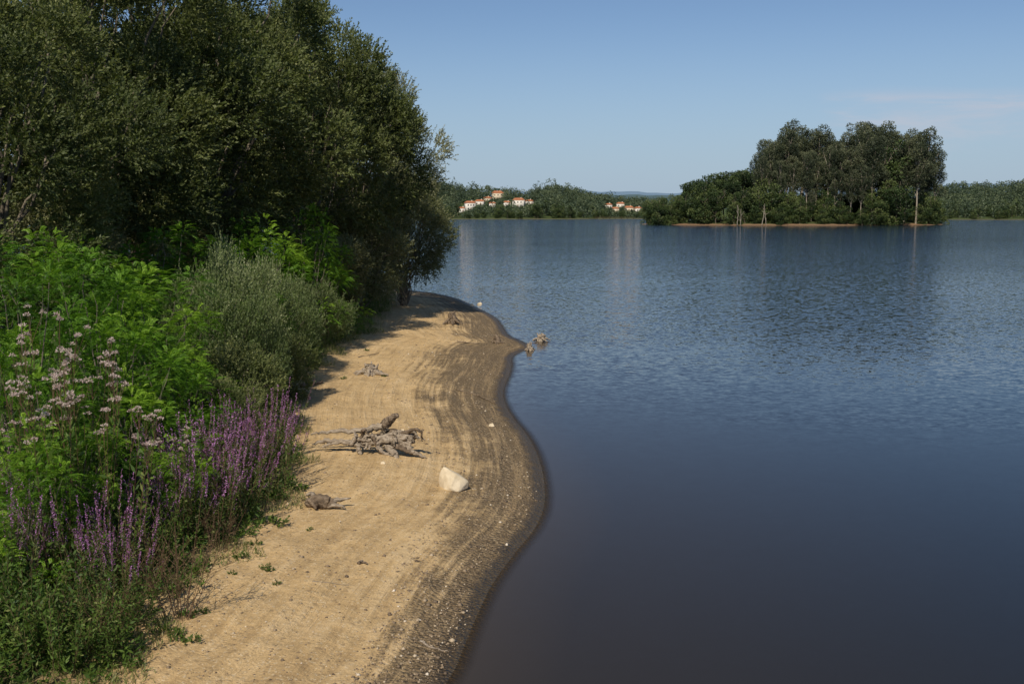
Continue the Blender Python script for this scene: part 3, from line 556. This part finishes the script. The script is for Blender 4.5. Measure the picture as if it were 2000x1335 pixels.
# ---------------- island
ic=at(1543,430,424); icx=ic[0]; icy=424.
na,nr=140,26; a=np.arange(na)/na*2*math.pi; rr=np.linspace(0,1,nr)
edge=1+.05*np.sin(3*a+1)+.035*np.sin(7*a)+.02*np.sin(13*a+2)
A_,Q=np.meshgrid(a,rr); E=edge[None]*Q*1.06
V=np.stack([icx+E*61.5*np.cos(A_),icy+E*34*np.sin(A_),3.2*(1-Q**2.2)-.35+.0*A_],-1).reshape(-1,3)
i=np.arange(nr-1)[:,None]*na+np.arange(na)[None]; i2=np.arange(nr-1)[:,None]*na+(np.arange(na)[None]+1)%na
Fc=np.stack([i,i+na,i2+na,i2],-1).reshape(-1,4); o=link('island',mesh('island',V,Fc,M['isl'],smooth=True)); setp(o,'low wooded island with a thin brown shore','island',kind='structure')
def fartree(seed,kind):
    global R; R=np.random.RandomState(seed); g=G(); t=G()
    if kind=='euc': nm,mat,Hh,zb,Rr,nl,lr,nq,ls,tr='eucalyptus_tree','euc',36,10,4.9,24,1.9,6800,.55,.42
    elif kind=='pine': nm,mat,Hh,zb,Rr,nl,lr,nq,ls,tr='pine_tree','pine',20,3,4.2,18,1.5,3200,.6,.3
    else: nm,mat,Hh,zb,Rr,nl,lr,nq,ls,tr='broadleaf_tree','round',14,-4,6.,34,1.6,5200,.58,.25
    cz=(zb+Hh)/2; az=(Hh-zb)/2; k=np.arange(nl)+.5; ph=np.arccos(1-1.9*k/nl); th=2.39996*k+seed
    u=np.stack([np.cos(th)*np.sin(ph),np.sin(th)*np.sin(ph),np.cos(ph)],1); rad=R.uniform(.4,1.,nl)
    if kind=='euc': u[:,:2]*=(1/np.maximum(np.linalg.norm(u[:,:2],axis=1),.6))[:,None]*.85
    C=u*rad[:,None]*np.array([Rr-lr*.4,Rr-lr*.4,1.])
    C[:,2]=u[:,2]*(az-lr)*(rad**.4 if kind=='euc' else rad); C=C+np.array([0,0,cz])+R.normal(0,.7,(nl,3)); C[:,2]=np.maximum(C[:,2],.8); lrs=lr*R.uniform(.55,1.4,nl); tb_=R.uniform(.05,.9,nl)
    i=R.choice(nl,nq,p=lrs**2/(lrs**2).sum()); d=rnd(nq); P=C[i]+d*(lrs[i]*R.uniform(.5,1.05,nq))[:,None]*np.array([1,1,1.1 if kind=='euc' else .8]); P[:,2]=np.maximum(P[:,2],.2)
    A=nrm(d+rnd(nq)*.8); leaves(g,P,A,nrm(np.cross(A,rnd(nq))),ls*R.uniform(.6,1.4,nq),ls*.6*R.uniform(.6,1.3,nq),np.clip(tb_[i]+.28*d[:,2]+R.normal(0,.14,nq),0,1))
    b=np.array([0,0,-.5]); tp=np.array([R.normal(0,.8),R.normal(0,.8),Hh*.86]); Pm=path([b,(R.normal(0,.5),R.normal(0,.5),Hh*.4),tp],5,.05); tube(t,Pm,np.linspace(tr,tr*.2,len(Pm)),6,.03,cap=False)
    for c in C[::2]:
        s0=Pm[np.argmin(np.abs(Pm[:,2]-c[2]*.65))]; P=path([s0,(s0+c)/2+[0,0,.3],c],3,.1); tube(t,P,np.linspace(tr*.5,tr*.15,len(P)),5,.0,cap=False)
    root=empty(nm); link('trunk',t.mesh('trunk',M['palebark' if kind=='euc' else 'bark'],True),root); link('crown',g.mesh('crown',M[mat]),root); return root
PT={'euc':[fartree(s,'euc') for s in(91,92,93,94,90)],'round':[fartree(s,'round') for s in(95,96,97)],'pine':[fartree(s,'pine') for s in(98,99)]}
used=set()
def ptree(kind,x,y,z,Ht,wf,label,group,cat='tree'):
    pr=PT[kind][R.randint(len(PT[kind]))]
    if pr.name in used: o=dup(pr)
    else: used.add(pr.name); o=pr
    H0={'euc':36,'round':14,'pine':20}[kind]; s=Ht/H0; o.location=(x,y,z); o.scale=(s*wf,s*wf,s); o.rotation_euler=(0,0,R.uniform(0,6.28)); setp(o,label,cat,group); return o
prx=[1240,1262,1285,1310,1340,1370,1400,1440,1455,1470,1482,1500,1520,1545,1580,1600,1640,1660,1690,1720,1750,1790,1825,1842,1860]
pry=[405,388,380,378,352,336,328,320,302,316,276,250,266,236,244,254,252,240,228,244,250,250,256,276,330]
R=np.random.RandomState(104)
def isld(x,y): return math.hypot((x-icx)/61.5,(y-icy)/34)
def isw(x,y): return 3.2*(1-min(isld(x,y)/1.06,1)**2.2)-.35
for (Y0,sp,f0,f1,row) in ((441,24,.86,1.06,0),(428,22,.86,1.05,0),(414,24,.72,1.,1),(404,28,.5,.92,1),(432,19,.25,.42,4),(417,22,.22,.36,4),(398,24,.3,.6,2),(394.5,20,.16,.3,3)):
    px=1262+R.uniform(0,15)
    if row==4: px=1470+R.uniform(0,10)
    while px<1836:
        x=at(px,430,Y0)[0]; y=Y0+R.uniform(-3,3)
        if isld(x,y)<.975:
            tp=at(px,np.interp(px,prx,pry),y)[2]; z=isw(x,y); 
            zone='left' if px<1400 else ('mid' if px<1475 else 'right')
            if row==0: Ht=(tp-z)*R.uniform(f0,f1+.02); kind='round' if px<1330 else ('pine' if px<1475 else 'euc')
            elif row==1: Ht=(tp-z)*R.uniform(f0,f1); kind='round' if px<1400 else ('pine' if px<1475 else ('euc' if R.rand()<.9 else 'pine'))
            elif row==2: Ht=(tp-z)*R.uniform(f0,f1); kind='round' if R.rand()<.6 else ('pine' if px<1500 else 'euc')
            else: Ht=(tp-z)*R.uniform(f0,f1)*1.; kind='round'
            if px<1330: Ht=min(Ht if row<2 else Ht*1.5,(tp-z))
            wf={'euc':R.uniform(.85,1.1),'pine':R.uniform(.9,1.2),'round':R.uniform(.75,1.)}[kind]*(1 if Ht>9 else 1.3)
            nmk={'euc':'tall dark eucalyptus','pine':'dark pine','round':'rounded green broadleaf tree'}[kind]
            wh={0:'at the back of',1:'inside',2:'towards the shore of',3:'along the brown shore of',4:'under the tall crowns of'}[row]
            sd={'left':'the low left end','mid':'the left half','right':'the high right half'}[zone]
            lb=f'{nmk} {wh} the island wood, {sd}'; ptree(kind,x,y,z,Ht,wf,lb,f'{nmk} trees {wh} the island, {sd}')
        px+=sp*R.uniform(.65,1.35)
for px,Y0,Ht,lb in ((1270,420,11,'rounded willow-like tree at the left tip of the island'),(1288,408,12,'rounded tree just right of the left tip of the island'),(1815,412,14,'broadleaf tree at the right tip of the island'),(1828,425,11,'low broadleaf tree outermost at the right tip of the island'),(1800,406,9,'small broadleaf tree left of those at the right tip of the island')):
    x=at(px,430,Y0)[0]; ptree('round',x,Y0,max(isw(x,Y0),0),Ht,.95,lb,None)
x=at(1822,430,430)[0]; ptree('euc',x,430,.3,34,1.,'outermost eucalyptus leaning at the right end of the island',None)
def dead(px,Y0,Ht,seed,lb,lean=0):
    global R; R=np.random.RandomState(seed); x=at(px,430,Y0)[0]; z=max(isw(x,Y0),0); root=empty('dead_tree',(x,Y0,z-.1),0,label=lb,cat='tree'); g=G()
    P=path([(0,0,0),(lean*.5+R.normal(0,.15),0,Ht*.5),(lean+R.normal(0,.2),0,Ht)],5,.05); tube(g,P,np.linspace(.17,.05,len(P)),6,.03); link('trunk',g.mesh('trunk',M['palebark'],True),root); 
    for k in range(4):
        g=G(); s0=P[R.randint(3,8)]; e=s0+np.array([R.normal(0,1.2),R.normal(0,.6),R.uniform(.8,2.2)]); tube(g,path([s0,(s0+e)/2+R.normal(0,.1,3),e],3),np.linspace(.09,.03,7),5,0,cap=False); link('branch',g.mesh('branch',M['palebark'],True),root)
dead(1440,391.5,8,1,'pale dead trunk standing at the left of the island shore'); dead(1447,392,6.5,2,'shorter pale dead trunk beside the leftmost one'); dead(1488,391,8.5,3,'forked pale dead tree at the middle of the island shore',.8); dead(1497,391.5,7,4,'leaning pale dead tree right of the forked one',-1.); dead(1828,426,4,5,'bare grey snag lying out over water at the island right tip',3.)
# ---------------- far shore
tpx=[-600,700,870,930,980,1030,1060,1090,1120,1150,1190,1230,1270,1350,1500,1800,1850,1900,1950,2000,2200,2800]
tpy=[368,362,357,361,368,375,364,360,366,374,380,383,386,390,384,368,357,360,357,350,348,352]
def shoreY(px): return np.interp(px,[-600,1000,1130,1160,1250,1300,1500,1820,1860,2300],[750,750,765,790,795,785,760,730,700,690])
def hillz(x,y):
    px=1000+F*x/y; cre=5+(415-np.interp(px,tpx,tpy))/F*1050-11; s=shoreY(px); q=(y-s)/(1050-s)
    return np.where(q<0,np.maximum(q*30,-3),.4+np.maximum(cre,1.5)*sm(-.05,1.,q))+.4*np.sin(x*.05)*sm(0,.2,q)
xs=np.linspace(-900,1150,260); ys=np.concatenate([np.linspace(675,1060,100),[1100,1200,1500,2200]])
X,Y,Fc=grid(xs,ys); Z=hillz(X,Y); Z=np.where(Y>1060,Z*np.interp(Y,[1060,1500,2200],[1,.8,.2]),Z)
o=link('hills',mesh('hills',np.stack([X,Y,Z],1),Fc,M['hill'],smooth=True)); setp(o,'green wooded hills along the far shore','hills',kind='structure')
def farhit(px,py):
    for y in np.arange(690,1050,2.):
        p=at(px,py,y); z=float(hillz(np.array([p[0]]),np.array([y]))[0])
        if z>=p[2]: return np.array([p[0],y,z])
    return np.array([p[0],y,z])
HS=[(918,411,19,2,.3,'plaster','white house lowest on the left slope, nearest the water'),(937,401,17,1,-.3,'plaster','small white house above the lowest one on the left slope'),(952,394,14,1,.5,'cream','cream house in the upper left cluster'),(972,390,22,2,.1,'cream','house with the broad orange roof highest on the slope'),(990,403,13,1,.2,'plaster','tiny white house below the broad orange roof'),(1013,405,22,2,-.2,'plaster','wide white two storey house right of the left cluster'),(1034,400,14,1,.4,'plaster','white house at the right end of the left cluster'),(902,415,12,1,0,'plaster','small white shed at the waterline on the far left shore'),(962,405,12,1,-.1,'plaster','small white house below the cream one, mid slope'),
(1188,407,13,1,.2,'plaster','small white house at the left of the distant right cluster'),(1212,405,15,1,-.2,'plaster','white house in the middle of the distant right cluster'),(1201,415,14,1,.1,'cream','low house nearest the water in the right cluster'),(1228,413,17,1,0,'cream','long low house with orange roof in the right cluster'),(1246,414,12,1,.3,'plaster','small house beside the island edge in the right cluster')]
HP=[]
for (px,py,wp_,st,yaw,wm,lb) in HS:
    q=farhit(px,py); HP.append((px,py,wp_,q[1])); w=wp_*q[1]/F; dp=w*.75; hh=2.9*st+.6
    root=empty('house',q,yaw,label=lb,cat='house'); g=G(); box(g,(0,0,hh/2-.5),(w,dp,hh+1)); link('wall',g.mesh('wall',M[wm]),root)
    g=G(); rh=w*.2; ox,oy=w/2+.4,dp/2+.4; V=[(-ox,-oy,hh-.05),(ox,-oy,hh-.05),(ox,oy,hh-.05),(-ox,oy,hh-.05),(-ox*.6,0,hh+rh),(ox*.6,0,hh+rh)]
    g.add(V,[(0,1,5,4),(2,3,4,5)]); g.add(V+[(-ox,0,hh-.05),(ox,0,hh-.05)],[(3,6,0,4),(1,7,2,5)]); rf=link('roof',g.mesh('roof',M['tile']),root)
    g=G(); box(g,(w*.2,.4,hh+rh*.8),(.7,.7,1.6)); link('chimney',g.mesh('chimney',M[wm]),rf)
    for s in range(st):
        nwin=3 if w>8 else 2
        for k in range(nwin):
            xx=(k-(nwin-1)/2)*w/nwin*.85
            if s==0 and k==1:
                g=G(); box(g,(xx,-dp/2-.02,1.1),(1.,.1,2.2)); link('door',g.mesh('door',M['wood']),root)
            else:
                g=G(); box(g,(xx,-dp/2-.02,1.6+2.9*s),(1.,.1,1.2)); link('window',g.mesh('window',M['glass']),root)
R=np.random.RandomState(111)
def blocked(px,y,z,Ht,wd):
    a,b=proj((px-1000)/F*y,y,z+Ht)
    for (hx,hy,hw,hY) in HP:
        if abs(px-hx)<hw*.5+wd and y<hY+6 and b<hy-2.5 : return True
    return False
cnt=0
for k in range(500):
    if cnt>=115: break
    px=R.uniform(865,1262) if R.rand()<.7 else R.uniform(1835,2030); s=float(shoreY(px)); y=s+2+abs(R.normal(0,26)); x=at(px,430,y)[0]; z=float(hillz(np.array([x]),np.array([y]))[0]); Ht=R.uniform(4.5,11); kind='round' if R.rand()<.75 else 'pine'
    if px>1150 and px<1300: Ht*=.75
    if kind=='pine': Ht*=1.3
    if blocked(px,y,z,Ht,1.5):
        Ht=4.
        if blocked(px,y,z,Ht,1.5): continue
    wh='far left shore below the houses' if px<1150 else ('far shore beside the island left tip' if px<1500 else 'far shore right of the island')
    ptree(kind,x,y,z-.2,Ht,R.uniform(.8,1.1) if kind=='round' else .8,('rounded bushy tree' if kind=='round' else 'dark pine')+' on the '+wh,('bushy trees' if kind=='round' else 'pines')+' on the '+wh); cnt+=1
g=G(); n=0
for k in range(6000):
    if n>=1700: break
    px=R.uniform(600,1300) if R.rand()<.62 else R.uniform(1780,2250); s=float(shoreY(px)); y=s+4+R.rand()**.8*(1055-s); x=(px-1000)/F*y; z=float(hillz(np.array([x]),np.array([y]))[0]); Ht=R.uniform(5,12)*(1.4 if R.rand()<.1 else 1)
    if px>1150 and px<1300: Ht*=.9
    if blocked(px,y,z,Ht,1.5):
        Ht=4.
        if blocked(px,y,z,Ht,1.5): continue
    n+=1; m_=110; u=rnd(m_); rx=R.uniform(2.,4.8); P=np.array([x,y,z+Ht*.55])+u*np.array([rx,rx,Ht*.48])*R.uniform(.55,1.05,m_)[:,None]; A=nrm(u+rnd(m_)*.7)
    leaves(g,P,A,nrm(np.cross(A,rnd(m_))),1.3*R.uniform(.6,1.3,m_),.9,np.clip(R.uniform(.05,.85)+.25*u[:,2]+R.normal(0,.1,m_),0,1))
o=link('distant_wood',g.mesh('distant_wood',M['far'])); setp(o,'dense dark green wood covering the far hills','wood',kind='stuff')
for k in PT:
    for pr in PT[k]:
        if pr.name not in used:
            for ch in list(pr.children): bpy.data.objects.remove(ch)
            bpy.data.objects.remove(pr)
# mountains
def ridge(nm,Yd,pts,mat,label):
    xs_=np.linspace(-1.2,1.2,260)*Yd; pxs=1000+F*xs_/Yd; top=np.interp(pxs,[p[0] for p in pts],[p[1] for p in pts])+1.2*np.sin(pxs*.05)+.8*np.sin(pxs*.13+1); z=5+(415-top)/F*Yd
    V=np.concatenate([np.stack([xs_,np.full_like(xs_,Yd*.82),np.full_like(xs_,-2)],1),np.stack([xs_,np.full_like(xs_,Yd*.93),z*.6],1),np.stack([xs_,np.full_like(xs_,Yd),z],1),np.stack([xs_,np.full_like(xs_,Yd*1.2),z*0-2],1)]); n=len(xs_)
    i=np.arange(3)[:,None]*n+np.arange(n-1)[None]; Fc=np.stack([i,i+1,i+1+n,i+n],-1).reshape(-1,4); o=link(nm,mesh(nm,V,Fc,M[mat],smooth=True)); setp(o,label,'mountains',kind='structure')
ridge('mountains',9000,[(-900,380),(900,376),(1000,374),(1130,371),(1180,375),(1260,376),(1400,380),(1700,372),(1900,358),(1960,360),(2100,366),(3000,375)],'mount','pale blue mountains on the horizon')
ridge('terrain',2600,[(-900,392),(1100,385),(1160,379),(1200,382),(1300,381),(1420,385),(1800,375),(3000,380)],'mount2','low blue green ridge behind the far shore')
# jetty
q=at(1200,424,790); root=empty('jetty',(q[0],784,0),0,label='long low wooden jetty on the far shore left of the island',cat='jetty'); g=G(); box(g,(0,0,1.2),(32,2.5,.25)); link('deck',g.mesh('deck',M['wood']),root)
for k in range(7): g=G(); box(g,(-14+k*4.7,0,.3),(.35,.35,1.54)); link('post',g.mesh('post',M['wood']),root)
# ---------------- light
E=math.radians(47); tv=np.array([.28,.96]); tv/=np.linalg.norm(tv); v=Vector((tv[0]*math.cos(E),tv[1]*math.cos(E),-math.sin(E)))
sd=bpy.data.lights.new('sun','SUN'); sd.energy=4.7; sd.angle=math.radians(.5); sd.color=(1,.91,.76); so=bpy.data.objects.new('sun',sd); COL.objects.link(so); so.rotation_euler=v.to_track_quat('-Z','Y').to_euler()
w=bpy.data.worlds.new('World'); SC.world=w; w.use_nodes=True; nt=w.node_tree; nt.nodes.clear(); L=nt.links
sk=N(nt,'ShaderNodeTexSky'); sk.sky_type='NISHITA'; sk.sun_disc=False; sk.sun_elevation=E; sk.sun_rotation=math.atan2(-tv[0],-tv[1]); sk.air_density=1.; sk.dust_density=.3; sk.ozone_density=2.5
tc=N(nt,'ShaderNodeTexCoord'); s=N(nt,'ShaderNodeSeparateXYZ'); L.new(tc.outputs['Generated'],s.inputs[0])
az=math_(nt,'DIVIDE',s.outputs[0],s.outputs[1]); el=math_(nt,'DIVIDE',s.outputs[2],s.outputs[1])
cb=N(nt,'ShaderNodeCombineXYZ'); L.new(math_(nt,'MULTIPLY',az,6.),cb.inputs[0]); L.new(math_(nt,'MULTIPLY',el,38.),cb.inputs[1])
no=N(nt,'ShaderNodeTexNoise',i={'Scale':1.4,'Detail':8,'Roughness':.62,'Distortion':.5}); L.new(cb.outputs[0],no.inputs[0])
eln=math_(nt,'ADD',el,math_(nt,'MULTIPLY',math_(nt,'SUBTRACT',no.outputs[0],.5),.03))
mk=math_(nt,'MULTIPLY',math_(nt,'MULTIPLY',smstep(nt,eln,.05,.105),math_(nt,'SUBTRACT',1.,smstep(nt,eln,.112,.124))),math_(nt,'MULTIPLY',smstep(nt,math_(nt,'ADD',az,math_(nt,'MULTIPLY',math_(nt,'SUBTRACT',no.outputs[0],.5),.15)),.30,.37),smstep(nt,s.outputs[1],0,.2)))
fac=math_(nt,'MULTIPLY',math_(nt,'MULTIPLY',mk,math_(nt,'ADD',.25,smstep(nt,no.outputs[0],.4,.7))),.5)
c=mixc(nt,1.,sk.outputs[0],(.96,1.03,1.15),'MULTIPLY')
hz=math_(nt,'MULTIPLY',math_(nt,'SUBTRACT',1.,smstep(nt,s.outputs[2],-.02,.2)),.85)
c=mixc(nt,hz,c,(4.4,5.9,7.9))
c=mixc(nt,fac,c,(7.2,7.2,8.1))
bg=N(nt,'ShaderNodeBackground',i={1:.075}); L.new(c,bg.inputs[0]); ow=N(nt,'ShaderNodeOutputWorld'); L.new(bg.outputs[0],ow.inputs[0])
SC.view_settings.view_transform='Standard'; SC.view_settings.look='None'; SC.view_settings.exposure=0
